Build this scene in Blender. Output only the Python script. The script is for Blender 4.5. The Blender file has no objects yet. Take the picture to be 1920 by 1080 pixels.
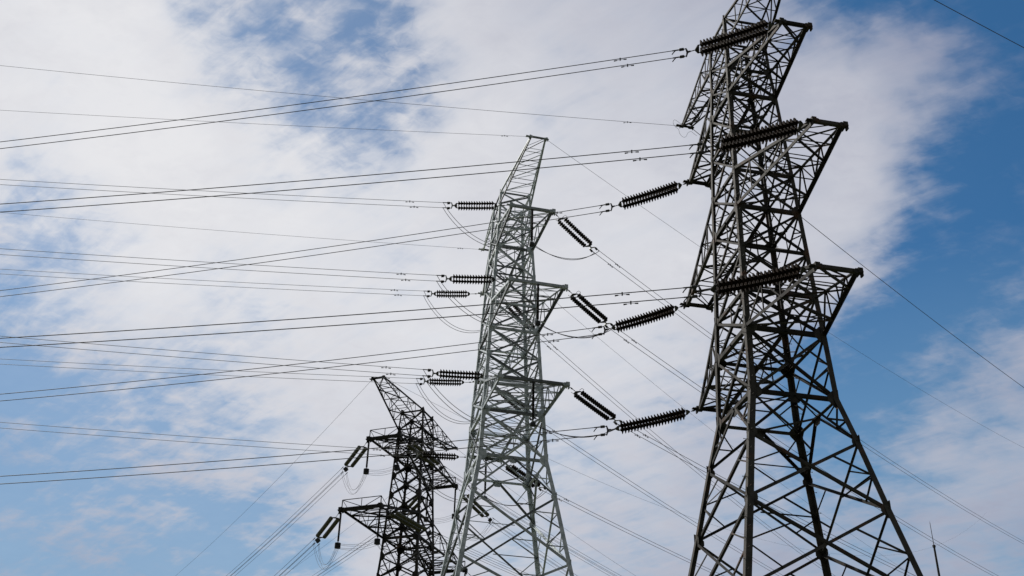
import bpy, math, random
from mathutils import Vector, Matrix, Quaternion
random.seed(7)
S=bpy.context.scene
CAM=dict(f=2114.00018,pitch=0.537275,roll=0.023190)
TW={
 1:dict(X=10.5511,Y=40.6857,yaw=0.19598,
  lv=[('G', 40.568, 0.949), ('Gb', 38.888, 1.037), ('1t', 37.414, 1.068), ('1b', 35.838, 1.171), ('2t', 31.293, 1.366), ('2b', 29.338, 1.439), ('3t', 25.109, 1.603), ('3b', 23.317, 1.69), ('W', 20.472, 1.797), ('K1', 18.574, 2.197), ('K2', 15.816, 2.717)],
  arms={'G': {'low': 'Gb', 'dz': 1.512, 'near': (5.998, 0.257), 'far': (5.998, 0.257)}, '1': {'low': '1b', 'dz': -0.006, 'near': (4.607, 0.603), 'far': (4.729, 0.528)}, '2': {'low': '2b', 'dz': 0.041, 'near': (5.755, 0.616), 'far': (5.801, 0.615)}, '3': {'low': '3b', 'dz': 0.069, 'near': (4.577, 0.803), 'far': (4.647, 0.701)}}),
 2:dict(X=-0.1630,Y=65.4519,yaw=0.23086,
  lv=[('G', 47.727, 1.088), ('Gb', 46.739, 1.122), ('1t', 44.827, 1.203), ('1b', 43.127, 1.298), ('2t', 38.618, 1.557), ('2b', 36.627, 1.666), ('3t', 32.588, 1.877), ('3b', 30.688, 1.977), ('W', 27.629, 2.147), ('K1', 25.241, 2.574), ('K2', 21.115, 3.233)],
  arms={'G': {'low': 'Gb', 'dz': 1.215, 'near': (6.146, 0.525), 'far': (5.783, 0.561)}, '1': {'low': '1b', 'dz': 0.132, 'near': (4.611, 1.383), 'far': (4.222, 0.752)}, '2': {'low': '2b', 'dz': 0.055, 'near': (5.881, 1.703), 'far': (5.022, 0.649)}, '3': {'low': '3b', 'dz': -0.093, 'near': (4.716, 2.027), 'far': (3.743, 0.961)}}),
 3:dict(X=-8.4624,Y=95.4209,yaw=-0.36053,
  lv=[('G', 44.589, 1.122), ('Gb', 42.837, 1.233), ('1t', 41.473, 1.294), ('1b', 40.114, 1.345), ('M1', 38.371, 1.406), ('M2', 36.554, 1.484), ('2t', 34.615, 1.584), ('2b', 32.614, 1.683), ('N', 31.002, 1.75)],
  arms={'G': {'low': 'Gb', 'dz': 1.781, 'near': (6.98, 0.506), 'far': (7.007, 0.481)}, '1': {'low': '1b', 'dz': -0.184, 'near': (4.873, 1.415), 'far': (5.036, 1.425)}, '2': {'low': '2b', 'dz': -0.034, 'near': (7.552, 1.737), 'far': (7.17, 1.719)}}),
}
WR={
 '1Ln1':(2.97116,0.07694,0.000688,4.197,0.2984),
 '1Ln2':(3.01188,0.05540,0.000660,4.254,0.2391),
 '1Ln3':(3.00909,0.05272,0.000666,4.310,0.1940),
 '1Lf1':(2.95209,0.09147,0.000696,4.140,0.2822),
 '1Lf2':(2.97012,0.08238,0.000715,4.189,0.2843),
 '1Lf3':(2.99011,0.06808,0.000690,4.277,0.2100),
 '1Lg':(3.06267,-0.13394,0.000389,0.000,0.0453),
 '2Ln1':(3.17168,-0.00442,0.000343,3.814,0.0579),
 '2Ln2':(3.18153,-0.01074,0.000344,3.850,0.0395),
 '2Ln3':(3.19831,-0.02550,0.000332,3.837,0.0056),
 '2Lf1':(3.17298,-0.00424,0.000327,3.678,0.0482),
 '2Lf2':(3.17243,-0.00213,0.000306,3.710,0.0252),
 '2Lf3':(3.19075,-0.02121,0.000327,3.685,-0.0101),
 '2Lgn':(3.17817,0.00427,0.000262,0.000,0.0441),
 '2Lgf':(3.18390,-0.02393,0.000352,0.000,0.0159),
 '2Rn1':(0.86653,0.02409,0.000620,4.252,0.1542),
 '2Rn2':(0.87030,0.03236,0.000623,4.364,0.1471),
 '2Rn3':(0.81801,0.03311,0.000634,4.666,0.1548),
 '2Rf1':(0.97404,0.07674,0.000649,4.446,0.2002),
 '2Rf2':(0.91539,0.06009,0.000626,4.454,0.2056),
 '2Rf3':(0.86692,0.03103,0.000635,4.436,0.1362),
 '2Rgn':(0.84097,-0.03332,0.000595,0.000,0.0898),
 '2Rgf':(0.91938,0.09404,0.000698,0.000,0.2172),
 '1Rgf':(0.73959,0.10958,0.000963,0.000,0.2096),
 '1Rgn':(0.58263,-0.09496,0.000857,0.000,0.0050),
 '3Ln1':(2.06095,0.04745,0.000596,5.323,0.1944),
 '3Ln2':(2.05236,0.05638,0.000597,5.351,0.2065),
 '3Lf1':(2.08748,0.03240,0.000621,5.346,0.2189),
 '3Lgn':(2.05719,0.04570,0.000620,0.000,0.2055),
 '3Lgf':(2.07064,0.04266,0.000590,0.000,0.2024),
 '3Rn1':(1.02880,0.03353,0.000722,6.637,0.1044),
 '3Rf1':(1.04831,0.05385,0.000721,6.695,0.1928),
 '3Rn2':(0.98279,-0.00486,0.000735,6.633,0.0545),
 '3Rgn':(0.99016,-0.06142,0.000727,0.000,0.0286),
 '3Rgf':(1.03994,0.06405,0.000760,0.000,0.1540),
}
SM=(349.51,0.3,[(-0.414,0.643,0.644,-0.042),(-0.360,0.658,0.661,-0.221),(-0.302,0.672,0.677,-0.383),(-0.240,0.683,0.690,0.793),(-0.176,0.691,0.701,-0.166),(-0.109,0.697,0.709,0.303),(-0.040,0.699,0.714,-0.304),(0.029,0.699,0.715,-0.023),(0.097,0.695,0.713,-0.022),(0.164,0.687,0.708,-0.204),(0.229,0.677,0.699,0.135),(0.291,0.665,0.688,0.916),(0.349,0.650,0.675,0.344),(0.403,0.633,0.660,0.558),(-0.418,0.687,0.595,-0.135),(-0.364,0.703,0.611,0.220),(-0.305,0.718,0.626,-0.075),(-0.242,0.730,0.639,-0.169),(-0.177,0.740,0.649,0.331),(-0.109,0.746,0.657,0.296),(-0.039,0.749,0.661,-0.342),(0.031,0.748,0.663,0.154),(0.100,0.744,0.661,-0.129),(0.168,0.736,0.656,0.102),(0.234,0.725,0.648,-0.134),(0.297,0.711,0.638,-0.178),(0.356,0.695,0.625,-0.290),(0.410,0.677,0.611,0.364),(-0.421,0.728,0.542,-0.351),(-0.365,0.746,0.557,-0.023),(-0.306,0.762,0.571,-0.322),(-0.243,0.775,0.583,0.077),(-0.177,0.786,0.593,-0.072),(-0.108,0.793,0.600,-0.136),(-0.038,0.796,0.604,-0.204),(0.033,0.795,0.606,0.026),(0.103,0.790,0.604,-0.253),(0.172,0.782,0.600,-0.005),(0.238,0.770,0.592,0.080),(0.301,0.755,0.583,-0.360),(0.361,0.737,0.571,0.397),(0.416,0.718,0.558,0.331),(-0.421,0.766,0.485,0.199),(-0.366,0.786,0.499,0.631),(-0.306,0.803,0.512,-0.309),(-0.243,0.817,0.523,0.015),(-0.176,0.828,0.532,-0.303),(-0.107,0.836,0.539,0.098),(-0.036,0.839,0.543,-0.021),(0.035,0.838,0.544,-0.110),(0.105,0.833,0.543,-0.016),(0.174,0.824,0.539,-0.029),(0.241,0.811,0.533,0.050),(0.304,0.795,0.524,-0.271),(0.364,0.777,0.514,0.216),(0.419,0.756,0.502,0.355),(-0.419,0.802,0.426,0.154),(-0.364,0.822,0.439,-0.455),(-0.304,0.840,0.450,-0.142),(-0.241,0.855,0.460,0.139),(-0.174,0.866,0.468,-0.013),(-0.105,0.874,0.474,-0.059),(-0.035,0.878,0.478,-0.220),(0.036,0.877,0.479,-0.041),(0.107,0.872,0.478,-0.088),(0.176,0.862,0.475,-0.257),(0.243,0.849,0.470,-0.478),(0.306,0.832,0.462,0.485),(0.366,0.813,0.453,0.454),(0.421,0.792,0.443,-0.058),(-0.416,0.833,0.366,0.730),(-0.361,0.853,0.376,0.104),(-0.301,0.872,0.386,0.286),(-0.238,0.887,0.395,-0.094),(-0.172,0.899,0.402,-0.224),(-0.103,0.907,0.407,-0.079),(-0.033,0.911,0.411,-0.019),(0.038,0.910,0.412,0.082),(0.108,0.905,0.411,-0.167),(0.177,0.895,0.409,0.401),(0.243,0.882,0.404,0.685),(0.306,0.865,0.398,0.255),(0.365,0.845,0.391,0.062),(0.421,0.823,0.382,-0.014),(-0.410,0.860,0.304,0.166),(-0.356,0.881,0.313,-0.008),(-0.297,0.899,0.321,-0.010),(-0.234,0.915,0.329,0.253),(-0.168,0.927,0.335,-0.055),(-0.100,0.935,0.339,-0.043),(-0.031,0.939,0.342,0.032),(0.039,0.938,0.344,0.025),(0.109,0.933,0.343,-0.092),(0.177,0.923,0.341,-0.266),(0.242,0.909,0.338,-0.192),(0.305,0.892,0.333,0.195),(0.364,0.872,0.327,-0.158),(0.418,0.850,0.321,-0.091),(-0.403,0.882,0.243,0.309),(-0.349,0.903,0.250,0.368),(-0.291,0.922,0.257,0.209),(-0.229,0.937,0.262,0.553),(-0.164,0.950,0.267,0.008),(-0.097,0.958,0.271,-0.244),(-0.029,0.961,0.274,-0.048),(0.040,0.961,0.275,-0.034),(0.109,0.955,0.275,0.137),(0.176,0.945,0.274,0.150),(0.240,0.932,0.272,-0.101),(0.302,0.915,0.268,0.177),(0.360,0.895,0.264,-0.165),(0.414,0.873,0.259,0.359)])
SB=(33.09,0.6,[(-0.414,0.643,0.644,-0.279),(-0.224,0.685,0.693,-0.088),(-0.006,0.699,0.715,0.067),(0.213,0.680,0.702,0.305),(0.403,0.633,0.660,0.354),(-0.421,0.741,0.523,-0.214),(-0.227,0.793,0.566,-0.181),(-0.002,0.811,0.585,-0.112),(0.223,0.787,0.575,-0.546),(-0.417,0.823,0.386,0.107),(-0.223,0.880,0.419,-0.238),(0.002,0.901,0.434,-0.108),(0.227,0.875,0.428,0.036),(0.421,0.813,0.403,0.160),(-0.403,0.882,0.243,0.210),(-0.213,0.941,0.264,0.122),(0.006,0.961,0.275,-0.091),(0.224,0.936,0.273,0.159),(0.414,0.873,0.259,0.098)])
# ------------------------------------------------------------------ camera, sky, sun, exposure
CAMZ=1.7
cp,sp=math.cos(CAM['pitch']),math.sin(CAM['pitch']); cr,sr=math.cos(CAM['roll']),math.sin(CAM['roll'])
FW=Vector((0,cp,sp)); UP0=Vector((0,-sp,cp)); RT0=Vector((1,0,0))
R2=cr*RT0+sr*UP0; U2=-sr*RT0+cr*UP0
cam_d=bpy.data.cameras.new('camera'); cam=bpy.data.objects.new('camera',cam_d); S.collection.objects.link(cam)
m=Matrix((R2,U2,-FW)).transposed().to_4x4(); m.translation=Vector((0,0,CAMZ)); cam.matrix_world=m
cam_d.sensor_width=36; cam_d.lens=CAM['f']/1920*36; cam_d.clip_start=.1; cam_d.clip_end=5000
S.camera=cam
S.view_settings.view_transform='Standard'; S.view_settings.look='None'; S.view_settings.exposure=0; S.view_settings.gamma=1
SUN_AZ=math.radians(-50); SUN_EL=math.radians(46)       # azimuth from +Y towards +X
sd=Vector((math.sin(SUN_AZ)*math.cos(SUN_EL),math.cos(SUN_AZ)*math.cos(SUN_EL),math.sin(SUN_EL)))
sun_d=bpy.data.lights.new('sun','SUN'); sun_d.energy=3.2; sun_d.angle=math.radians(.55); sun_d.color=(1,.95,.87)
sun=bpy.data.objects.new('sun',sun_d); S.collection.objects.link(sun)
sun.rotation_euler=(-sd).to_track_quat('-Z','Y').to_euler(); sun.location=sd*200

W=bpy.data.worlds.new('World'); S.world=W; W.use_nodes=True
nt=W.node_tree; nt.nodes.clear(); N=nt.nodes; LK=nt.links
def node(t,**k):
    n=N.new(t)
    for a,b in k.items(): setattr(n,a,b)
    return n
def val(s,v):
    if hasattr(v,'is_output') or isinstance(v,bpy.types.NodeSocket): LK.new(v,s)
    else: s.default_value=v
def mth(op,a,b=None,c=None,clamp=False):
    n=node('ShaderNodeMath',operation=op,use_clamp=clamp); val(n.inputs[0],a)
    if b is not None: val(n.inputs[1],b)
    if c is not None: val(n.inputs[2],c)
    return n.outputs[0]
def vmt(op,a,b=None,sc=None):
    n=node('ShaderNodeVectorMath',operation=op); val(n.inputs[0],a)
    if b is not None: val(n.inputs[1],b)
    if sc is not None: val(n.inputs['Scale'],sc)
    return n.outputs['Value' if op=='DOT_PRODUCT' else 'Vector']
def noise(vec,scale,detail=6,rough=.55,dist=0.0,col=False):
    n=node('ShaderNodeTexNoise'); val(n.inputs['Vector'],vec); n.inputs['Scale'].default_value=scale
    n.inputs['Detail'].default_value=detail; n.inputs['Roughness'].default_value=rough; n.inputs['Distortion'].default_value=dist
    return n.outputs['Color' if col else 'Fac']
def mix(f,a,b):
    n=node('ShaderNodeMix',data_type='RGBA'); val(n.inputs[0],f); val(n.inputs[6],a); val(n.inputs[7],b); return n.outputs[2]
tc=node('ShaderNodeTexCoord'); dirv=vmt('NORMALIZE',tc.outputs['Generated'])
sepn=node('ShaderNodeSeparateXYZ'); LK.new(dirv,sepn.inputs[0])
zc=mth('ADD',mth('MAXIMUM',sepn.outputs[2],0.02),.25)
cmb=node('ShaderNodeCombineXYZ'); LK.new(mth('DIVIDE',sepn.outputs[0],zc),cmb.inputs[0]); LK.new(mth('DIVIDE',sepn.outputs[1],zc),cmb.inputs[1])
lay=cmb.outputs[0]                                         # point on the cloud layer
w1=vmt('SCALE',vmt('SUBTRACT',noise(lay,2.6,5,.6,col=True),(.5,.5,.5)),sc=.22)
w2=vmt('SCALE',vmt('SUBTRACT',noise(lay,9,5,.6,col=True),(.5,.5,.5)),sc=.07)
dw=vmt('NORMALIZE',vmt('ADD',vmt('ADD',dirv,w1),w2))
def field(F,d):
    K,base,blobs=F; acc=base
    for x,y,z,w in blobs:
        g=mth('EXPONENT',mth('MULTIPLY_ADD',vmt('DOT_PRODUCT',d,(x,y,z)),K,-K))
        acc=mth('MULTIPLY_ADD',g,w,acc)
    return acc
# mask for the unseen sky behind the camera, closed over to dim the steel
backdim=mth('MULTIPLY',mth('SUBTRACT',.72,vmt('DOT_PRODUCT',dirv,tuple(FW))),2.2,clamp=True)
openf=mth('MULTIPLY',field(SM,dw),mth('SUBTRACT',1,backdim)); greyf=field(SB,dirv)
n1=mth('SUBTRACT',noise(lay,5.5,7,.56,.35),.5)
n2=mth('SUBTRACT',noise(vmt('MULTIPLY',lay,(1.0,1.35,1)),17,4,.5,.4),.5)
n3=mth('SUBTRACT',noise(lay,2.2,4,.5,.2),.5)
# amplitude of the cloud detail grows where the layer is broken
brk=mth('ADD',mth('MULTIPLY',mth('MULTIPLY',openf,mth('SUBTRACT',1.55,openf),clamp=True),2.2),.22)
det=mth('ADD',mth('MULTIPLY',n1,1.35),mth('MULTIPLY',n2,1.05))
n4=mth('SUBTRACT',noise(vmt('MULTIPLY',vmt('ADD',lay,w2),(1.0,1.6,1)),46,4,.55,.6),.5)
det=mth('ADD',det,mth('MULTIPLY',n4,.5))
# long soft streaks
rot=node('ShaderNodeVectorRotate',rotation_type='Z_AXIS'); LK.new(lay,rot.inputs['Vector']); rot.inputs['Angle'].default_value=math.radians(38)
n5=mth('SUBTRACT',noise(vmt('MULTIPLY',rot.outputs[0],(1.0,4.2,1)),9,6,.6,.5),.5)
det=mth('MULTIPLY_ADD',n5,.7,det)
# the deck is more even away from the sun
det=mth('MULTIPLY',det,mth('MINIMUM',mth('MAXIMUM',mth('MULTIPLY_ADD',vmt('DOT_PRODUCT',dirv,tuple(R2)),-1.2,.97),.58),1.08))
opn=mth('MULTIPLY_ADD',det,brk,openf)
mr=node('ShaderNodeMapRange',interpolation_type='SMOOTHSTEP'); LK.new(opn,mr.inputs[0]); mr.inputs[1].default_value=-.10; mr.inputs[2].default_value=1.14
# a thin high veil, thicker towards the sun side, never lets the blue through completely
veil=mth('MINIMUM',mth('MAXIMUM',mth('MULTIPLY_ADD',vmt('DOT_PRODUCT',dirv,tuple(R2)),.40,.86),.74),.97)
opn=mth('MULTIPLY',mr.outputs[0],veil)
gry=mth('ADD',mth('ADD',mth('MULTIPLY_ADD',n4,-.2,greyf),mth('MULTIPLY',n1,-.6)),mth('MULTIPLY_ADD',n2,-.25,mth('MULTIPLY',n3,-.5)),clamp=True)
cloud=mix(gry,(.80,.80,.825,1),(.34,.365,.475,1))
cloud=mix(mth('MULTIPLY',backdim,.9),cloud,(.095,.10,.105,1))          # made-up dark deck behind the camera, added to cut fill light
sky=node('ShaderNodeTexSky',sky_type='NISHITA',sun_disc=False,sun_elevation=SUN_EL,sun_rotation=SUN_AZ,altitude=0,air_density=.8,dust_density=.1,ozone_density=5)
skyc=vmt('MULTIPLY',sky.outputs[0],(.32,.74,.84))
# aerosol haze near the horizon, pale grey-blue
skyc=mix(mth('MULTIPLY',mth('SUBTRACT',.52,sepn.outputs[2]),2.4,clamp=True),skyc,(2.0,3.25,4.3,1))
bgs=node('ShaderNodeBackground'); LK.new(skyc,bgs.inputs[0]); bgs.inputs[1].default_value=.125
bgc=node('ShaderNodeBackground'); LK.new(cloud,bgc.inputs[0]); bgc.inputs[1].default_value=1.0
ms=node('ShaderNodeMixShader'); LK.new(mth('SUBTRACT',1,opn),ms.inputs[0]); LK.new(bgs.outputs[0],ms.inputs[1]); LK.new(bgc.outputs[0],ms.inputs[2])
wo=node('ShaderNodeOutputWorld'); LK.new(ms.outputs[0],wo.inputs[0])
W.cycles.sampling_method='MANUAL'; W.cycles.sample_map_resolution=512

# ------------------------------------------------------------------ materials
def steel(name,c1,c2,rough=.5,metal=.7,rust=0,scale=3.,tone=False,spec=.5):
    M=bpy.data.materials.new(name); M.use_nodes=True; t=M.node_tree; b=t.nodes['Principled BSDF']
    g=t.nodes.new('ShaderNodeNewGeometry'); n=t.nodes.new('ShaderNodeTexNoise'); n.inputs['Scale'].default_value=scale; n.inputs['Detail'].default_value=5
    t.links.new(g.outputs['Position'],n.inputs['Vector'])
    r=t.nodes.new('ShaderNodeValToRGB'); r.color_ramp.elements[0].position=.35; r.color_ramp.elements[1].position=.65
    r.color_ramp.elements[0].color=(*c1,1); r.color_ramp.elements[1].color=(*c2,1); t.links.new(n.outputs['Fac'],r.inputs[0]); col=r.outputs[0]
    if rust:
        n2=t.nodes.new('ShaderNodeTexNoise'); n2.inputs['Scale'].default_value=.9; n2.inputs['Detail'].default_value=7; n2.inputs['Roughness'].default_value=.7
        t.links.new(g.outputs['Position'],n2.inputs['Vector'])
        r2=t.nodes.new('ShaderNodeValToRGB'); r2.color_ramp.elements[0].position=.56; r2.color_ramp.elements[1].position=.68
        r2.color_ramp.elements[0].color=(0,0,0,1); r2.color_ramp.elements[1].color=(rust,rust,rust,1); t.links.new(n2.outputs['Fac'],r2.inputs[0])
        mx=t.nodes.new('ShaderNodeMix'); mx.data_type='RGBA'; t.links.new(r2.outputs[0],mx.inputs[0]); t.links.new(col,mx.inputs[6]); mx.inputs[7].default_value=(.13,.06,.035,1); col=mx.outputs[2]
    if tone:
        an=t.nodes.new('ShaderNodeAttribute'); an.attribute_name='tone'
        vm=t.nodes.new('ShaderNodeVectorMath'); vm.operation='SCALE'; t.links.new(col,vm.inputs[0]); t.links.new(an.outputs['Fac'],vm.inputs['Scale']); col=vm.outputs[0]
    t.links.new(col,b.inputs['Base Color']); b.inputs['Metallic'].default_value=metal; b.inputs['Specular IOR Level'].default_value=spec
    mr=t.nodes.new('ShaderNodeMapRange'); mr.inputs[3].default_value=rough-.08; mr.inputs[4].default_value=rough+.12; t.links.new(n.outputs['Fac'],mr.inputs[0]); t.links.new(mr.outputs[0],b.inputs['Roughness'])
    return M
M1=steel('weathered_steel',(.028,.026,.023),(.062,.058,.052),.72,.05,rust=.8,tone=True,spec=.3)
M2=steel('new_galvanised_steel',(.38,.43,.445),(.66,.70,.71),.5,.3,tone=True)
M3=steel('dark_weathered_steel',(.022,.021,.018),(.045,.042,.037),.75,.05,rust=.5,tone=True,spec=.3)
MF=steel('fitting_steel',(.04,.04,.04),(.08,.08,.08),.5,.5)
MY=steel('plate_galvanised',(.42,.43,.40),(.55,.56,.52),.5,.5)
MW=steel('aluminium_strand',(.05,.05,.053),(.09,.09,.093),.65,.1)
MW2=steel('sunlit_aluminium_strand',(.30,.30,.30),(.42,.42,.42),.35,.7)  # sunlit look of the middle pylon's left wires put into a lighter colour
MD1=steel('brown_porcelain',(.012,.008,.006),(.032,.019,.012),.7,0,scale=6.,spec=.06)
MD2=steel('dark_glazed_porcelain',(.018,.014,.013),(.04,.032,.028),.55,0,scale=6.,spec=.12)
MD3=steel('olive_glazed_porcelain',(.09,.09,.045),(.15,.15,.08),.3,0,scale=4.)
MB=steel('black_rubber',(.015,.016,.018),(.03,.03,.035),.6,0)

# ------------------------------------------------------------------ mesh helpers
class MB_:
    def __init__(s,o=Vector()): s.v=[];s.f=[];s.o=Vector(o);s.tn=[];s.t=1.0
    def add(s,vs,fs):
        b=len(s.v); s.v+=[tuple(Vector(p)-s.o) for p in vs]; s.f+=[tuple(b+i for i in f) for f in fs]; s.tn+=[s.t]*len(fs)
    def angle(s,P,Q,b,n,th=None,flip=1):
        """rolled steel angle from P to Q; one flange lies in the face whose normal is n"""
        P=Vector(P);Q=Vector(Q); t=Q-P
        if t.length<.02: return
        s.t=random.choice((.3,.45,.7,.9,1.0,1.2,1.5))       # each rolled member has its own zinc tone
        t.normalize(); n=Vector(n); n=n-t*n.dot(t)
        if n.length<1e-4: n=t.orthogonal()
        n.normalize(); v=n.cross(t)*flip; th=th or max(.008,b*.10)
        sec=[(-.5*b,0),(.5*b,0),(.5*b,-th),(-.5*b+th,-th),(-.5*b+th,-b),(-.5*b,-b)]
        A=[P+v*x+n*y for x,y in sec]; B=[Q+v*x+n*y for x,y in sec]
        s.add(A+B,[(i,(i+1)%6,(i+1)%6+6,i+6) for i in range(6)]+[(5,4,3,2,1,0),(6,7,8,9,10,11)]); s.t=1.0
    def corner(s,P,Q,b,nx,ny):
        """corner leg: flanges along nx and ny (pointing inwards)"""
        P=Vector(P);Q=Vector(Q);th=b*.11;nx=Vector(nx);ny=Vector(ny)
        sec=[(0,0),(b,0),(b,th),(th,th),(th,b),(0,b)]
        A=[P+nx*x+ny*y for x,y in sec]; B=[Q+nx*x+ny*y for x,y in sec]
        s.add(A+B,[(i,(i+1)%6,(i+1)%6+6,i+6) for i in range(6)]+[(5,4,3,2,1,0),(6,7,8,9,10,11)])
    def box(s,c,ax,ay,az):
        c=Vector(c);vs=[c+ax*x+ay*y+az*z for x in (-.5,.5) for y in (-.5,.5) for z in (-.5,.5)]
        s.add(vs,[(0,1,3,2),(4,6,7,5),(0,4,5,1),(2,3,7,6),(0,2,6,4),(1,5,7,3)])
    def tube(s,pts,r,seg=6,cap=True):
        pts=[Vector(p) for p in pts]; rs=r if isinstance(r,(list,tuple)) else [r]*len(pts)
        t0=(pts[1]-pts[0]).normalized(); u=t0.orthogonal().normalized(); vs=[]
        for i,p in enumerate(pts):
            t=(pts[min(i+1,len(pts)-1)]-pts[max(i-1,0)]).normalized()
            u=(u-t*u.dot(t)).normalized(); w=t.cross(u)
            for k in range(seg):
                a=2*math.pi*k/seg; vs.append(p+(u*math.cos(a)+w*math.sin(a))*rs[i])
        fs=[(i*seg+k,i*seg+(k+1)%seg,(i+1)*seg+(k+1)%seg,(i+1)*seg+k) for i in range(len(pts)-1) for k in range(seg)]
        if cap: fs+=[tuple(range(seg-1,-1,-1)),tuple(range((len(pts)-1)*seg,len(pts)*seg))]
        s.add(vs,fs)
    def plate(s,c,u,v,n,pts,th):
        c=Vector(c); A=[c+u*x+v*y+n*th/2 for x,y in pts]; B=[c+u*x+v*y-n*th/2 for x,y in pts]; k=len(pts)
        s.add(A+B,[tuple(range(k)),tuple(range(2*k-1,k-1,-1))]+[(i,i+k,(i+1)%k+k,(i+1)%k) for i in range(k)])
    def build(s,name,mat,parent=None,smooth=False):
        me=bpy.data.meshes.new(name); me.from_pydata(s.v,[],s.f); me.update(); me.materials.append(mat)
        at=me.attributes.new('tone','FLOAT','FACE'); at.data.foreach_set('value',s.tn)
        if smooth: me.shade_smooth()
        o=bpy.data.objects.new(name,me); S.collection.objects.link(o); o.parent=parent; return o
def empty(name,loc,label,cat,group=None):
    o=bpy.data.objects.new(name,None); o.location=loc; o.empty_display_size=.3; S.collection.objects.link(o); o['label']=label; o['category']=cat
    if group: o['group']=group
    return o
def tag(o,label,cat,group=None):
    o['label']=label; o['category']=cat
    if group: o['group']=group
    return o
Z=Vector((0,0,1))

# ------------------------------------------------------------------ ground
gm=bpy.data.materials.new('dry_grass'); gm.use_nodes=True; t=gm.node_tree; b=t.nodes['Principled BSDF']; b.inputs['Roughness'].default_value=.95
tn=t.nodes.new('ShaderNodeTexNoise'); tn.inputs['Scale'].default_value=.35; tn.inputs['Detail'].default_value=8
tg=t.nodes.new('ShaderNodeNewGeometry'); t.links.new(tg.outputs['Position'],tn.inputs['Vector'])
tr=t.nodes.new('ShaderNodeValToRGB'); tr.color_ramp.elements[0].position=.35; tr.color_ramp.elements[1].position=.7
tr.color_ramp.elements[0].color=(.035,.05,.018,1); tr.color_ramp.elements[1].color=(.09,.085,.045,1); t.links.new(tn.outputs['Fac'],tr.inputs[0]); t.links.new(tr.outputs[0],b.inputs['Base Color'])
g=MB_(); g.add([(-2500,-2500,0),(2500,-2500,0),(2500,2500,0),(-2500,2500,0)],[(0,1,2,3)]); go=g.build('ground',gm); go['kind']='structure'

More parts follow.
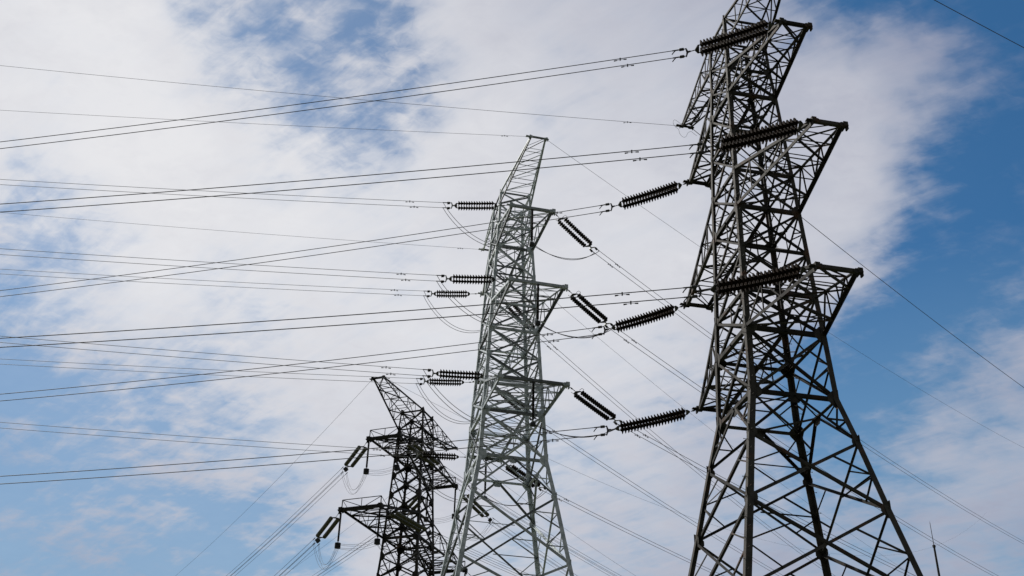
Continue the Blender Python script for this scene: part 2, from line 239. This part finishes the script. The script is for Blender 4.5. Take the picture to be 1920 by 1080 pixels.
# ------------------------------------------------------------------ lattice towers
def tower(k,mat,leg_b,chord_b,brace_b,lace_b,label,cfg):
    D=TW[k]; yaw=D['yaw']; root=empty('lattice_pylon',(D['X'],D['Y'],0),label,'power pylon'); root.rotation_euler=(0,0,yaw)
    lv=[(l,z,w) for l,z,w in D['lv']]
    # extra levels: waist of every gap between crossarms, then down to the feet
    zl,wl=lv[-1][1:]; base=cfg['base']; nlow=cfg['nlow']; low=[]
    tot=sum(cfg['grow']**i for i in range(nlow)); h=0
    for i in range(nlow):
        h+=cfg['grow']**i/tot; low.append(('F%d'%i,zl*(1-h),wl+(base-wl)*h))
    full=[]
    for i,(l,z,w) in enumerate(lv):
        full.append((l,z,w))
        if (l,lv[i+1][0] if i+1<len(lv) else '') in cfg['split']:
            z2,w2=lv[i+1][1:]; full.append(('m'+l,(z+z2)/2,(w+w2)/2))
    full+=low
    zw={l:(z,w) for l,z,w in full}
    def node(l,sx,sy): z,w=zw[l]; return Vector((sx*w,sy*w,z))
    C4=[(-1,-1),(1,-1),(1,1),(-1,1)]
    X,Y=Vector((1,0,0)),Vector((0,1,0))
    # legs, with gusset plates and step bolts
    for sx,sy in C4:
        m=MB_(); m.t=cfg.get('legtone',1.2)
        for i in range(len(full)-1):
            a,bb=node(full[i][0],sx,sy),node(full[i+1][0],sx,sy)
            s_=leg_b*(.62+.38*min(1,(full[0][1]-full[i][1])/(full[0][1]-cfg['fullz'])))
            m.corner(a+Vector((sx,sy,0))*.01,bb+Vector((sx,sy,0))*.01,s_,(-sx,0,0),(0,-sy,0))
        for l,z,w in full:
            g_=cfg['gus'].get(l,cfg['gus']['*'])*leg_b/.25
            if l[0]=='F' and w>base-.01: continue
            p=node(l,sx,sy)
            h_=.30*g_; wd=.34*g_
            pts=[(-.02,-h_),(wd*.55,-h_*.8),(wd,-h_*.25),(wd,h_*.25),(wd*.55,h_*.8),(-.02,h_)]
            m.plate(p+Y*sy*(-.03),X*-sx,Z,Y,pts,.02)
            m.plate(p+X*sx*(-.03),Y*-sy,Z,X,pts,.02)
        if cfg['bolts'] and (sx,sy) in ((-1,-1),(1,1)):
            z=3.
            while z<full[0][1]-.3:
                for i in range(len(full)-1):
                    if full[i+1][1]<=z<=full[i][1]:
                        q=(z-full[i+1][1])/(full[i][1]-full[i+1][1]); w=full[i+1][2]+q*(full[i][2]-full[i+1][2]); break
                p=Vector((sx*(w+.01),sy*(w+.01),z)); 
                if int(z/.4)%2: d_,of=Vector((sx,0,0)),Vector((0,-sy*.06,0))
                else: d_,of=Vector((0,sy,0)),Vector((-sx*.06,0,0))
                m.tube([p+of,p+of+d_*.17],.011,5); m.tube([p+of+d_*.165,p+of+d_*.19],.02,5); z+=.4
        m.build('leg',mat,root)
    # rings and face bracing
    faces=[((-1,-1),(1,-1),Vector((0,-1,0))),((1,-1),(1,1),X),((1,1),(-1,1),Y),((-1,1),(-1,-1),-X)]
    for i,(l,z,w) in enumerate(full[:-1]):
        m=MB_(); rb=cfg['ring'].get(l,0)
        if rb:
            for A,B_,n in faces: m.angle(node(l,*A)-n*.03,node(l,*B_)-n*.03,rb,n*1.0)
            if l in cfg['plan']:
                c=[(node(l,*C4[j])+node(l,*C4[(j+1)%4]))/2 for j in range(4)]
                for j in range(4): m.angle(c[j]-Z*.05,c[(j+1)%4]-Z*.05,lace_b*1.1,-Z)
                m.angle(node(l,-1,-1)-Z*.12,node(l,1,1)-Z*.12,lace_b,-Z)
            m.build('ring_frame',mat,root)
    for i in range(len(full)-1):
        l1,l2=full[i][0],full[i+1][0]; m=MB_(); H=full[i][1]-full[i+1][1]
        kind=cfg['kind'].get(l1,'X')
        for A,B_,n in faces:
            a1,b1,a2,b2=node(l1,*A)-n*.045,node(l1,*B_)-n*.045,node(l2,*A)-n*.045,node(l2,*B_)-n*.045
            bb=brace_b*(1.0 if H>1.7 else .8)*(1 if full[i][1]<cfg['fullz']+8 else .8)
            if kind=='K':
                mid=(a1+b1)/2; m.angle(mid,a2,bb,n); m.angle(mid,b2,bb,n,flip=-1)
                u=(b1-a1).normalized(); s_=.32*leg_b/.25
                m.plate(mid-n*.02-Z*.06,u,Z,n,[(-s_,s_*.5),(s_,s_*.5),(s_*.9,-s_*.4),(s_*.5,-s_*.9),(-s_*.5,-s_*.9),(-s_*.9,-s_*.4)],.02)
                for q,lg1,lg2 in ((a2,a1,a2),(b2,b1,b2)):
                    m.angle((mid+q)/2,(lg1+lg2)/2,lace_b,n); m.angle((mid+q)/2,lg1,lace_b,n)
                continue
            if kind=='Z':
                m.angle(a1,b2,bb,n); m.angle(b1,(a1+a2)/2,lace_b,n); continue
            m.angle(a1,b2,bb,n); m.angle(b1-n*.05,a2-n*.05,bb,n,flip=-1)
            if 1.2<H<=2.4:
                for (p1,p2,q1,q2) in ((a1,a2,b2,b1),(b1,b2,a2,a1)):
                    Q1=p1.lerp(q1,.27); Q2=p2.lerp(q2,.27); Mm=(p1+p2)/2
                    m.angle(Q1-n*.03,Mm-n*.03,lace_b*.75,n); m.angle(Q2-n*.03,Mm-n*.03,lace_b*.75,n)
                cx=(a1+b1+a2+b2)/4
                if int(full[i][1]*7)%2: m.angle((a1+b1)/2-n*.04,cx-n*.04,lace_b*.75,n)
            if H>2.4:
                cx=(a1+b1+a2+b2)/4; m.angle(cx-n*.05,(a1+a2)/2-n*.05,lace_b*.8,n) if i%2 else None
                for (p1,p2,q1,q2) in ((a1,a2,b2,b1),(b1,b2,a2,a1)):
                    # p leg p1..p2; diagonals p1->q1 and p2->q2
                    Q1=p1.lerp(q1,.25); Q2=p2.lerp(q2,.25); Mm=(p1+p2)/2
                    m.angle(Q1-n*.03,Mm-n*.03,lace_b,n); m.angle(Q2-n*.03,Mm-n*.03,lace_b,n)
                    if H>4: m.angle(Q1-n*.06,p1.lerp(p2,.25)-n*.06,lace_b*.9,n); m.angle(Q2-n*.06,p1.lerp(p2,.75)-n*.06,lace_b*.9,n)
        m.build('bracing',mat,root)
    # crossarms
    for an,ar in D['arms'].items():
        top='G' if an=='G' else an+'t'; lo=ar['low']
        for side,key in ((-1,'near'),(1,'far')):
            L,tw=ar[key]; zb,wb=zw[lo]; zt=zb+ar['dz']
            tips={sx:Vector((sx*tw,side*(L+wb),zt)) for sx in (-1,1)}
            m=MB_(); cb=chord_b*(1 if an!='G' else .72); lb=lace_b*(1 if an!='G' else .85)
            nP=cfg['np'].get(an,4); bt={};tp={}
            for sx in (-1,1):
                b0,t0=node(lo,sx,side),node(top,sx,side); T_=tips[sx]
                bt[sx]=[b0.lerp(T_,i/nP) for i in range(nP+1)]; tp[sx]=[t0.lerp(T_+Z*.10,i/nP) for i in range(nP+1)]
                m.angle(b0,T_,cb,(sx,0,0),flip=sx); m.angle(t0,T_+Z*.10,cb*.92,(sx,0,0),flip=-sx)
                n=X*sx
                for i in range(1,nP): m.angle(bt[sx][i]-n*.02,tp[sx][i]-n*.02,lb*.8,n)
                for i in range(nP-1):
                    if (i%2==0)==(an!='G'): m.angle(bt[sx][i]-n*.05,tp[sx][i+1]-n*.05,lb,n)
                    else: m.angle(tp[sx][i]-n*.05,bt[sx][i+1]-n*.05,lb,n)
            for i in range(1,nP):
                m.angle(bt[-1][i]-Z*.01,bt[1][i]-Z*.01,lb,-Z); m.angle(tp[-1][i]+Z*.01,tp[1][i]+Z*.01,lb*.85,Z)
            for i in range(nP):
                s1=1 if i%2 else -1
                if cfg['armx'] : s1=-1
                m.angle(bt[s1][i]-Z*.03,bt[-s1][i+1]-Z*.03,lb*1.35,-Z)
                if an in cfg['armxx']: m.angle(bt[-s1][i]-Z*.05,bt[s1][i+1]-Z*.05,lb*1.2,-Z)
                m.angle(tp[s1][i]+Z*.02,tp[-s1][i+1]+Z*.02,lb*.85,Z)
            arm=m.build('crossarm',mat,root)
            # end beam with hanger plates
            e=MB_(); y=tips[1].y; bbm=cfg['tip']*(1 if an!='G' else .6)
            e.angle(Vector((-tw-.08,y+side*.05,zt+.02)),Vector((tw+.08,y+side*.05,zt+.02)),bbm,Vector((0,side,0)))
            e.angle(Vector((-tw-.08,y-side*.02,zt+.02)),Vector((tw+.08,y-side*.02,zt+.02)),bbm*.8,Vector((0,0,-1)))
            for sx in (-1,1):
                s_=bbm*1.15
                e.plate(tips[sx]+Y*side*.07,X*-sx,Z,Y,[(-s_*.7,-s_*.5),(s_*.9,-s_*.6),(s_*1.5,0),(s_*.9,s_*.6),(-s_*.7,s_*.5)],.03)
                e.plate(tips[sx]+X*sx*.04,Y*-side,Z,X,[(-s_*.6,-s_*.5),(s_*1.4,-s_*.6),(s_*2.2,0),(s_*1.4,s_*.8),(-s_*.6,s_*.5)],.03)
                e.plate(tips[sx]+X*sx*.12,X,Y,Z,[(-.2,-.1),(.04,-.08),(.07,0),(.04,.08),(-.2,.1)],.03)
            for sx in (-1,1):
                s_=bbm*1.3; e.box(tips[sx]+Vector((sx*.03,side*.03,.02)),X*s_,Y*s_,Z*s_*1.1); e.box(tips[sx]+Vector((sx*.10,side*.02,-s_*.7)),X*s_*.3,Y*s_*.9,Z*s_*.8)
            e.build('end_beam',mat,arm)
            if cfg.get('rail') and an!='G':
                r_=MB_(); ys=y-side*.1
                for sx in (-1,1):
                    r_.angle((sx*tw,ys,zt),(sx*tw,ys,zt+.85),.06,Y); r_.angle((sx*tw,ys-side*1.3,zt+.35),(sx*tw,ys,zt+.85),.05,X)
                r_.angle((-tw,ys,zt+.85),(tw,ys,zt+.85),.05,Y); r_.angle((-tw,ys,zt+.85),(tw*.1,ys,zt+.1),.05,Y); r_.angle((tw,ys,zt+.85),(tw*.1,ys,zt+.1),.06,Y); r_.angle((0,ys,zt+.2),(0,ys,zt+.85),.04,Y)
                r_.build('frame_rail',mat,arm)
    # concrete feet
    for sx,sy in C4:
        f=MB_(); p=Vector((sx*base,sy*base,0)); f.box(p+Z*.25,X*1.0,Y*1.0,Z*.6); f.build('foundation_block',MC,root)
    return root
MC=steel('concrete',(.30,.29,.27),(.42,.41,.38),.9,0)
R3={'1b','2b','3b'}
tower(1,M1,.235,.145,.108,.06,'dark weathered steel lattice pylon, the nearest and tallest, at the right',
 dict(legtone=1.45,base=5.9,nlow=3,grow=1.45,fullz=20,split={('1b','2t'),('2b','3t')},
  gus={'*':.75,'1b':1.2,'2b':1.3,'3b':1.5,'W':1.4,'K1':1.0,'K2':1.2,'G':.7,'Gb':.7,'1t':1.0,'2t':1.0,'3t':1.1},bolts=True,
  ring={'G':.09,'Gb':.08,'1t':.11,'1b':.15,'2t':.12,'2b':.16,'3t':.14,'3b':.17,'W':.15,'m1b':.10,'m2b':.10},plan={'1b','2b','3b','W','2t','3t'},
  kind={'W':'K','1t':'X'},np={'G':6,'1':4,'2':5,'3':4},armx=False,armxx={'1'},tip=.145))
tower(2,M2,.25,.15,.12,.055,'bright newly galvanised lattice pylon in the middle, between the two dark pylons',
 dict(base=6.7,nlow=4,grow=1.3,fullz=28,split={('1b','2t'),('2b','3t')},
  gus={'*':.8,'1b':1.3,'2b':1.3,'3b':1.4,'W':1.5,'K1':1.0,'G':.7,'Gb':.5},bolts=True,
  ring={'G':.09,'1t':.11,'1b':.15,'2t':.12,'2b':.15,'3t':.13,'3b':.16,'W':.16,'m1b':.08,'m2b':.08},plan={'1b','2b','3b','W','2t','3t'},
  kind={'W':'K'},np={'G':5,'1':3,'2':4,'3':4},armx=True,armxx=set(),tip=.17))
tower(3,M3,.21,.15,.125,.07,'small dark lattice pylon in the distance at lower left, quadruple wires on its left side',
 dict(base=3.9,nlow=9,grow=1.15,fullz=34,split=set(),
  gus={'*':1.6,'1b':2.0,'2b':2.0,'1t':1.3,'2t':1.4,'G':1.2,'Gb':1.0},bolts=False,
  ring={'G':.12,'Gb':.10,'1t':.12,'1b':.18,'2t':.14,'2b':.2},plan={'1b','2b'},
  kind={},np={'G':5,'1':4,'2':5},armx=False,armxx=set(),tip=.24,rail=True))

# ------------------------------------------------------------------ strings, conductors, jumpers
def tipw(k,arm,c):
    D=TW[k]; ar=D['arms'][arm]; side='near' if c in 'BD' else 'far'; L,tw=ar[side]
    z,w=[(z,w) for l,z,w in D['lv'] if l==ar['low']][0]; sx=-1 if c in 'BA' else 1; sy=-1 if side=='near' else 1
    y=D['yaw']; lx,ly=sx*tw,sy*(L+w)
    return Vector((D['X']+lx*math.cos(y)-ly*math.sin(y),D['Y']+lx*math.sin(y)+ly*math.cos(y),z+ar['dz']))
def lathe(prof,seg=16):
    vs=[];fs=[]
    for x,r in prof:
        for k in range(seg): a=2*math.pi*k/seg; vs.append((x,r*math.cos(a),r*math.sin(a)))
    for i in range(len(prof)-1):
        for k in range(seg): fs.append((i*seg+k,(i+1)*seg+k,(i+1)*seg+(k+1)%seg,i*seg+(k+1)%seg))
    fs.append(tuple(range(seg))); fs.append(tuple(range(len(prof)*seg-1,(len(prof)-1)*seg-1,-1)))
    return vs,fs
DISC=[(-.075,.03),(-.07,.055),(-.045,.062),(-.03,.075),(-.012,.115),(.008,.146),(.028,.154),(.033,.146),(.022,.12),(.034,.10),(.022,.08),(.045,.055),(.075,.03)]
def disc_mesh(name,mat,q,qx):
    vs,fs=lathe([(x*qx,r*q) for x,r in DISC],16); me=bpy.data.meshes.new(name); me.from_pydata(vs,[],fs); me.materials.append(mat); me.shade_smooth(); return me
DM={1:disc_mesh('insulator_disc',MD1,1.3,1.25),'L':disc_mesh('insulator_disc',MD2,1.08,1.35),'R':disc_mesh('insulator_disc',MD2,1.0,.8)}
POS={'n':{'1':'upper','2':'middle','3':'lower'},'f':{'1':'upper','2':'middle','3':'lower'}}
TNAME={1:'dark right pylon',2:'bright middle pylon',3:'small far pylon'}
ENDS={}
def string(k,side,arm,nf,wkey):
    c={('L','n'):'B',('L','f'):'A',('R','n'):'D',('R','f'):'C'}[(side,nf)]
    phi,m_,kk,L,ms=WR[wkey]; P=tipw(k,arm,c)
    h=Vector((math.cos(phi),math.sin(phi),0)); d=(h-Z*ms).normalized(); Q=P+d*L
    e=h.cross(Z).normalized(); nn=d.cross(e).normalized()
    if nn.z<0: nn=-nn
    ENDS[(k,side,arm,nf)]=(P,Q,h,d,e)
    lvl={'1':'upper','2':'middle','3':'lower'}[arm] if k<3 else {'1':'upper','2':'lower'}[arm]
    lab=f"{'left' if side=='L' else 'right'}-pulling double insulator string on the {lvl} {'near' if nf=='n' else 'far'} arm, {TNAME[k]}"
    if k==1: lab=f"brown double insulator string on the {lvl} {'near' if nf=='n' else 'far'} crossarm of the dark right pylon"
    if k==3: lab=f"olive {'left' if side=='L' else 'right'}-pulling double insulator string on the {lvl} {'near' if nf=='n' else 'far'} arm, small far pylon"
    root=empty('insulator_string',P,lab,'insulator string','strain insulator strings on the pylons')
    f0,f1={1:(.155,.86),2:(.30 if side=='L' else .22,.90),3:(.27,.86)}[k]
    gap={1:.23,2:.25,3:.30}[k]; sag=.07 if k==1 else .04
    def pt(s,off=0): t=s/L; return P+d*s+e*off-nn*sag*4*t*(1-t)
    s0,s1=f0*L,f1*L
    # anchor fitting
    fm=MB_(P); fm.tube([pt(0),pt(.05),pt(.06),pt(s0-.28)],[.045,.045,.02,.02],6); fm.tube([pt((s0-.28)*.5),pt((s0-.28)*.5+.12)],.04,6)
    tri=[(-.04,-.03),(-.04,.03),(.08,gap+.02),(.15,gap+.03),(.15,-gap-.03),(.08,-gap-.02)]
    fm.plate(pt(s0-.20),d,e,nn,tri,.03)
    for sg in (-1,1): fm.tube([pt(s0-.06,sg*gap),pt(s0+.06,sg*gap)],.025,6)
    fm.build('anchor_fitting',MF,root)
    if k==2 and side=='R':
        hm=MB_(P); 
        for sg in (-1,1): hm.tube([pt(s0-.22,sg*(gap+.02)),pt(s0-.16,sg*(gap+.16))+nn*.12,pt(s0+.02,sg*(gap+.16))+nn*.14,pt(s0+.14,sg*gap)+nn*.16],.014,5)
        hm.build('arcing_horn',MF,root)
    n=int((s1-s0)/(.14 if k==1 else .155 if side=='L' else .185))
    for sg in (-1,1):
        rm=MB_(P)
        if k<3:
            rm.tube([pt(s0+(s1-s0)*i/8,sg*gap) for i in range(9)],.075 if k==1 else .03,8); row=rm.build('disc_row',MF,root)
            for i in range(n):
                s=s0+.08+(s1-s0-.16)*i/(n-1); a=pt(s,sg*gap); tg=(pt(s+.02,sg*gap)-pt(s-.02,sg*gap)).normalized()
                if side=='R' or k==1: tg=tg
                o=bpy.data.objects.new('insulator_disc',DM[k if k==1 else side]); S.collection.objects.link(o); o.parent=row
                o.location=a-P; o.rotation_mode='QUATERNION'; o.rotation_quaternion=tg.to_track_quat('X','Z')
        else:
            pts=[];rs=[]
            nn_=int((s1-s0)/.11)
            for i in range(nn_):
                s=s0+(s1-s0)*i/nn_
                for ds,r in ((0,.10),(.02,.175),(.06,.17),(.085,.10)): pts.append(pt(s+ds,sg*gap)); rs.append(r)
            rm.tube(pts,rs,10); row=rm.build('disc_row',MD3,root)
    # line-end yoke
    ym=MB_(P); ym.plate(pt(s1+.20),-d,e,nn,tri,.03)
    for sg in (-1,1): ym.tube([pt(s1-.04,sg*gap),pt(s1+.1,sg*gap)],.025,6)
    ym.tube([pt(s1+.25),pt(L-.05)],.022,6); ym.build('line_end_yoke',MF,root)
    off=WOFF(k,side,e)
    yo=MB_(P); w=off[0]-off[-1]; wn=w.normalized(); hl=w.length/2
    if k<3: yo.plate(pt(L-.04),d,wn,d.cross(wn).normalized(),[(-.13,-.03),(-.13,.03),(-.02,.05),(.05,hl+.04),(.10,hl+.04),(.06,0),(.10,-hl-.04),(.05,-hl-.04),(-.02,-.05)],.03)
    else:
        yo.plate(pt(L-.04),Z,e,d,[(-.25,-.03),(-.03,-.25),(.03,-.25),(.25,-.03),(.25,.03),(.03,.25),(-.03,.25),(-.25,.03)],.03)
    yo.build('conductor_yoke',MY if k==2 else MF,root)
    cm=MB_(P); hw=h-Z*m_
    for o_ in off:
        a=Q+o_; cm.tube([a,a+hw*.1,a+hw*.12,a+hw*.30,a+hw*.32,a+hw*.6],[.02,.02,.065 if k<3 else .04,.065 if k<3 else .04,.03,.026],7)
        if k==1: cm.tube([a+hw*.45,a+hw*.55-Z*.10,a+hw*.62-Z*.2],.022,5)
        if k==2: cm.tube([a+hw*.18,a+hw*.16-Z*.07,a+hw*.3-Z*.09],.035,5)
    cm.build('dead_end_clamp',MF,root)
def WOFF(k,side,e):
    if k==3: return [Z*.22+e*.22,Z*.22-e*.22,-Z*.22+e*.22,-Z*.22-e*.22]
    if side=='L': return [Z*.2,-Z*.2]
    return [e*.2,-e*.2]
SV=[i*.5 for i in range(20)]+[10+i*2.5 for i in range(16)]+[50+i*8 for i in range(30)]
def conductor(P0,phi,m_,kk,r,label,group,mat,smax=290,name='conductor_wire'):
    h=Vector((math.cos(phi),math.sin(phi),0)); g=MB_(P0)
    pts=[P0+h*s+Z*(-m_*s+kk*s*s) for s in SV if s<=smax]
    g.tube(pts,r,6); o=g.build(name,mat); o.location=P0; o['label']=label; o['category']='power line wire'
    if group: o['group']=group
    return o
def damper(P,h,label,hang=.07,sc=1.,group='vibration dampers clipped under the wires'):
    root=empty('vibration_damper',P,label,'line damper',group)
    c=MB_(P); c.box(P-Z*hang*.4,h*.05*sc,h.cross(Z)*.035*sc,Z*(hang+.07)*sc); c.build('clamp',MF,root)
    c=MB_(P); c.tube([P-Z*hang-h*.2*sc,P-Z*(hang-.01),P-Z*hang+h*.2*sc],.008*sc,5); rod=c.build('messenger_rod',MF,root)
    for sg in (-1,1):
        c=MB_(P); c.tube([P-Z*hang+h*sg*.14*sc,P-Z*(hang+.01)+h*sg*.27*sc],[.022*sc,.03*sc],6); c.build('weight',MF,root)
def wires(k,side,arm,nf,wkey,r,mat):
    P,Q,h,d,e=ENDS[(k,side,arm,nf)]; phi,m_,kk,L,ms=WR[wkey]
    lvl={'1':'upper','2':'middle','3':'lower'}[arm] if k<3 else {'1':'upper','2':'lower'}[arm]
    sd='left' if side=='L' else 'right'; nfw='near' if nf=='n' else 'far'
    if k<3:
        names=('upper','lower') if side=='L' else ('front','back')
        for j,o_ in enumerate(WOFF(k,side,e)):
            conductor(Q+o_,phi,m_,kk,r,f"{names[j]} wire of the pair off the {lvl} {nfw} arm {sd}wards, {TNAME[k]}",'paired conductor wires of the two larger pylons',mat)
            sv=(2.35 if k==2 else 2.45)+(0.05 if j else .35)
            hp=Q+o_+h*sv+Z*(-m_*sv+kk*sv*sv)
            damper(hp,(h-Z*m_).normalized(),f"damper on the {names[j]} {sd}ward wire, {lvl} {nfw} arm, {TNAME[k]}")
    else:
        nm=('top front','top back','bottom front','bottom back')
        for j,o_ in enumerate(WOFF(3,side,e)):
            conductor(Q+o_,phi,m_,kk,r,f"{nm[j]} of four wires off the {lvl} {nfw} arm {sd}wards, {TNAME[3]}",'quadruple bundle wires of the small far pylon',mat)
for nf in 'nf':
    for a in '123':
        string(1,'L',a,nf,f'1L{nf}{a}'); wires(1,'L',a,nf,f'1L{nf}{a}',.0185,MW)
        string(2,'L',a,nf,f'2L{nf}{a}'); wires(2,'L',a,nf,f'2L{nf}{a}',.0150,MW2)
        string(2,'R',a,nf,f'2R{nf}{a}'); wires(2,'R',a,nf,f'2R{nf}{a}',.0165,MW)
WR['3Lf2']=WR['3Lf1']; WR['3Rf2']=WR['3Rf1']
for nf in 'nf':
    for a in '12':
        string(3,'L',a,nf,f'3L{nf}{a}'); wires(3,'L',a,nf,f'3L{nf}{a}',.017,MW)
        string(3,'R',a,nf,f'3R{nf}{a}'); wires(3,'R',a,nf,f'3R{nf}{a}',.017,MW)
# earth wires
EG='thin earth wires strung from the pylon tops'
for key,k,c,lab in (('1Lg',1,'A','thin earth wire running left from the far top arm of the dark right pylon'),('1Lg',1,'B','thin earth wire running left from the near top arm of the dark right pylon'),
    ('1Rgf',1,'C','thin earth wire running down right from the far top arm of the dark right pylon'),('1Rgn',1,'D','thin earth wire crossing the top right sky corner'),
    ('2Lgn',2,'B','thin earth wire running left from the near top arm of the bright middle pylon'),('2Lgf',2,'A','thin earth wire running left from the far top arm of the bright middle pylon'),
    ('2Rgn',2,'D','thin earth wire running right from the near top arm of the bright middle pylon'),('2Rgf',2,'C','thin earth wire running right from the far top arm of the bright middle pylon'),
    ('3Lgn',3,'B','thin earth wire running down left from the near top arm of the small far pylon'),('3Lgf',3,'A','thin earth wire running down left from the far top arm of the small far pylon'),
    ('3Rgn',3,'D','thin earth wire running right from the near top arm of the small far pylon'),('3Rgf',3,'C','thin earth wire running right from the far top arm of the small far pylon')):
    phi,m_,kk,L,ms=WR[key]; P=tipw(k,'G',c); r={1:.0105,2:.0105,3:.012}[k]
    if key=='1Rgf' or key=='1Rgn': r=.018
    conductor(P,phi,m_,kk,r,lab,EG,MW,name='earth_wire')
    h=Vector((math.cos(phi),math.sin(phi),0)); s=2.9 if key=='1Lg' else 1.7
    if k<3 and 'L' in key: damper(P+h*s+Z*(-m_*s+kk*s*s),h,'damper on the '+lab.replace('thin ','').replace('running ','').replace('the ',''),.05,.8)
# jumper loops and their hanging strings
def hanger(P,L,label,k):
    root=empty('jumper_insulator',P,label,'hanging insulator','hanging strings that hold the jumper loops')
    c=MB_(P); c.tube([P-Z*.0,P-Z*.12],.03,6); c.box(P-Z*.02,Vector((.16,0,0)),Vector((0,.16,0)),Z*.05); c.build('hanger_fitting',MF,root)
    c=MB_(P); n=int((L-.2)/.055); pts=[];rs=[]
    r1=.075 if k==2 else .085
    for i in range(n):
        z=.12+(L-.2)*i/n
        for dz,r in ((0,.05),(.012,r1),(.028,r1),(.04,.05)): pts.append(P-Z*(z+dz)); rs.append(r)
    c.tube(pts,rs,10); c.build('shed_rod',MD2,root)
    B=P-Z*L
    c=MB_(P); c.tube([B+Z*.08,B-Z*.06],.03,6)
    if k==2:
        c.tube([B-Z*.10,B-Z*.13,B-Z*.30,B-Z*.33],[.10,.17,.17,.10],12)
    else: 
        for i in range(4): c.tube([B-Z*(.04+.11*i),B-Z*(.055+.11*i),B-Z*(.125+.11*i),B-Z*(.14+.11*i)],[.16,.24,.24,.16],12)
    c.build('counterweight',MB,root)
    return B
def loop(P,Q,sag,r,label,group,skew=.5,mat=MW2):
    g=MB_(P); n=26; pts=[]
    for i in range(n+1):
        t=i/n; ts=t**(math.log(.5)/math.log(skew)) if skew!=.5 else t
        pts.append(P.lerp(Q,t)-Z*sag*4*ts*(1-ts))
    g.tube(pts,r,6); o=g.build('jumper_wire',mat); o.location=P; tag(o,label,'jumper wire',group)
JG='jumper loops of the bright middle pylon'
for nf in 'nf':
    for a in '123':
        lvl={'1':'upper','2':'middle','3':'lower'}[a]; nfw='near' if nf=='n' else 'far'
        cL,cR=('B','D') if nf=='n' else ('A','C')
        mid=(tipw(2,a,cL)+tipw(2,a,cR))/2-Z*.1
        B=hanger(mid,2.45,f"hanging string with weight under the {lvl} {nfw} arm of the bright middle pylon",2)-Z*.18
        for side in 'LR':
            P,Q,h,d,e=ENDS[(2,side,a,nf)]; phi,m_,kk,L,ms=WR[f'2{side}{nf}{a}']
            for j,o_ in enumerate(WOFF(2,side,e)):
                st=Q+o_+h*.55-Z*(.03+m_*.55); bo=B+e*(.06 if j else -.06)+h*.1
                loop(st,bo,(1.45 if side=='L' else .8)+(.0 if j else .0),.017 if side=='L' else .02,f"{'outer' if j else 'inner'} jumper loop, {'left' if side=='L' else 'right'} of the {lvl} {nfw} arm, bright middle pylon",JG,.47,MW2 if side=='L' else MW)
for nf in 'nf':
    for a in '12':
        lvl={'1':'upper','2':'lower'}[a]; nfw='near' if nf=='n' else 'far'
        cL,cR=('B','D') if nf=='n' else ('A','C'); BB={}
        for side,c in (('L',cL),('R',cR)):
            BB[side]=hanger(tipw(3,a,c)-Z*.15,2.55,f"hanging string with black weight, {'left' if side=='L' else 'right'} end of {lvl} {nfw} arm, small far pylon",3)
        nm=('top front','top back','bottom front','bottom back')
        e0=(BB['R']-BB['L']).normalized().cross(Z)
        for j in range(4):
            oz=(.2 if j<2 else -.2); oe=(.2 if j%2==0 else -.2)
            for side in 'LR':
                P,Q,h,d,e=ENDS[(3,side,a,nf)]; o_=WOFF(3,side,e)[j]
                loop(Q+o_+h*.4,BB[side]-Z*(.28-oz*.8)+e0*oe,1.9,.011,f"{nm[j]} jumper loop {'left' if side=='L' else 'right'} of the {lvl} {nfw} arm, small far pylon",'jumper loops of the small far pylon',.5,MW)
            loop(BB['L']-Z*(.28-oz*.8)+e0*oe,BB['R']-Z*(.28-oz*.8)+e0*oe,.25,.011,f"{nm[j]} jumper span between the weights of the {lvl} {nfw} arm, small far pylon",'jumper loops of the small far pylon',.5,MW)
# loose earth-wire tail at the far top arm of the right pylon
P=tipw(1,'G','A'); ux=Vector((math.cos(TW[1]['yaw']),math.sin(TW[1]['yaw']),0))
tail=[(0,4),(-16,14),(-21,6),(-17,-4),(-9,-10),(-6,-22),(2,-29),(9,-26),(14,-16),(22,-11),(30,-16),(36,-20)]
g=MB_(P); pts=[P+ux*(x/44.)+Z*(y/39.) for x,y in tail]
sm=[]
for i in range(len(pts)-1):
    p0,p1,p2,p3=pts[max(i-1,0)],pts[i],pts[i+1],pts[min(i+2,len(pts)-1)]
    for q in range(5):
        t_=q/5; sm.append(.5*((2*p1)+(p2-p0)*t_+(2*p0-5*p1+4*p2-p3)*t_*t_+(3*p1-p0-3*p2+p3)*t_**3))
g.tube(sm+[pts[-1]],.008,5); o=g.build('earth_wire_tail',MW); o.location=P; tag(o,'thin curled loose wire at the far top arm tip of the dark right pylon','wire')
# distant lightning mast at lower right
def ray(px,py,dist):
    d=(FW+R2*((px-960)/CAM['f'])+U2*((540-py)/CAM['f'])).normalized(); return Vector((0,0,CAMZ))+d*dist
pt_=ray(1743,977,70.); mx,my=pt_.x,pt_.y
zj=ray(1750,1029,70.).z
root=empty('lightning_mast',(mx,my,0),'slim grey lightning mast with thin tip standing behind the right pylon','mast')
B0=Vector((mx,my,0)); c=MB_(B0); c.tube([B0,Vector((mx,my,zj-6)),Vector((mx,my,zj))],[.16,.085,.055],12); c.build('mast_pole',M1,root)
c=MB_(B0); c.tube([Vector((mx,my,zj)),Vector((mx,my,pt_.z-.15)),Vector((mx,my,pt_.z))],[.022,.016,.003],8); c.build('spike',MF,root)
c=MB_(B0); c.tube([Vector((mx,my,zj-.06)),Vector((mx,my,zj+.06))],.09,10); c.build('collar',MF,root)
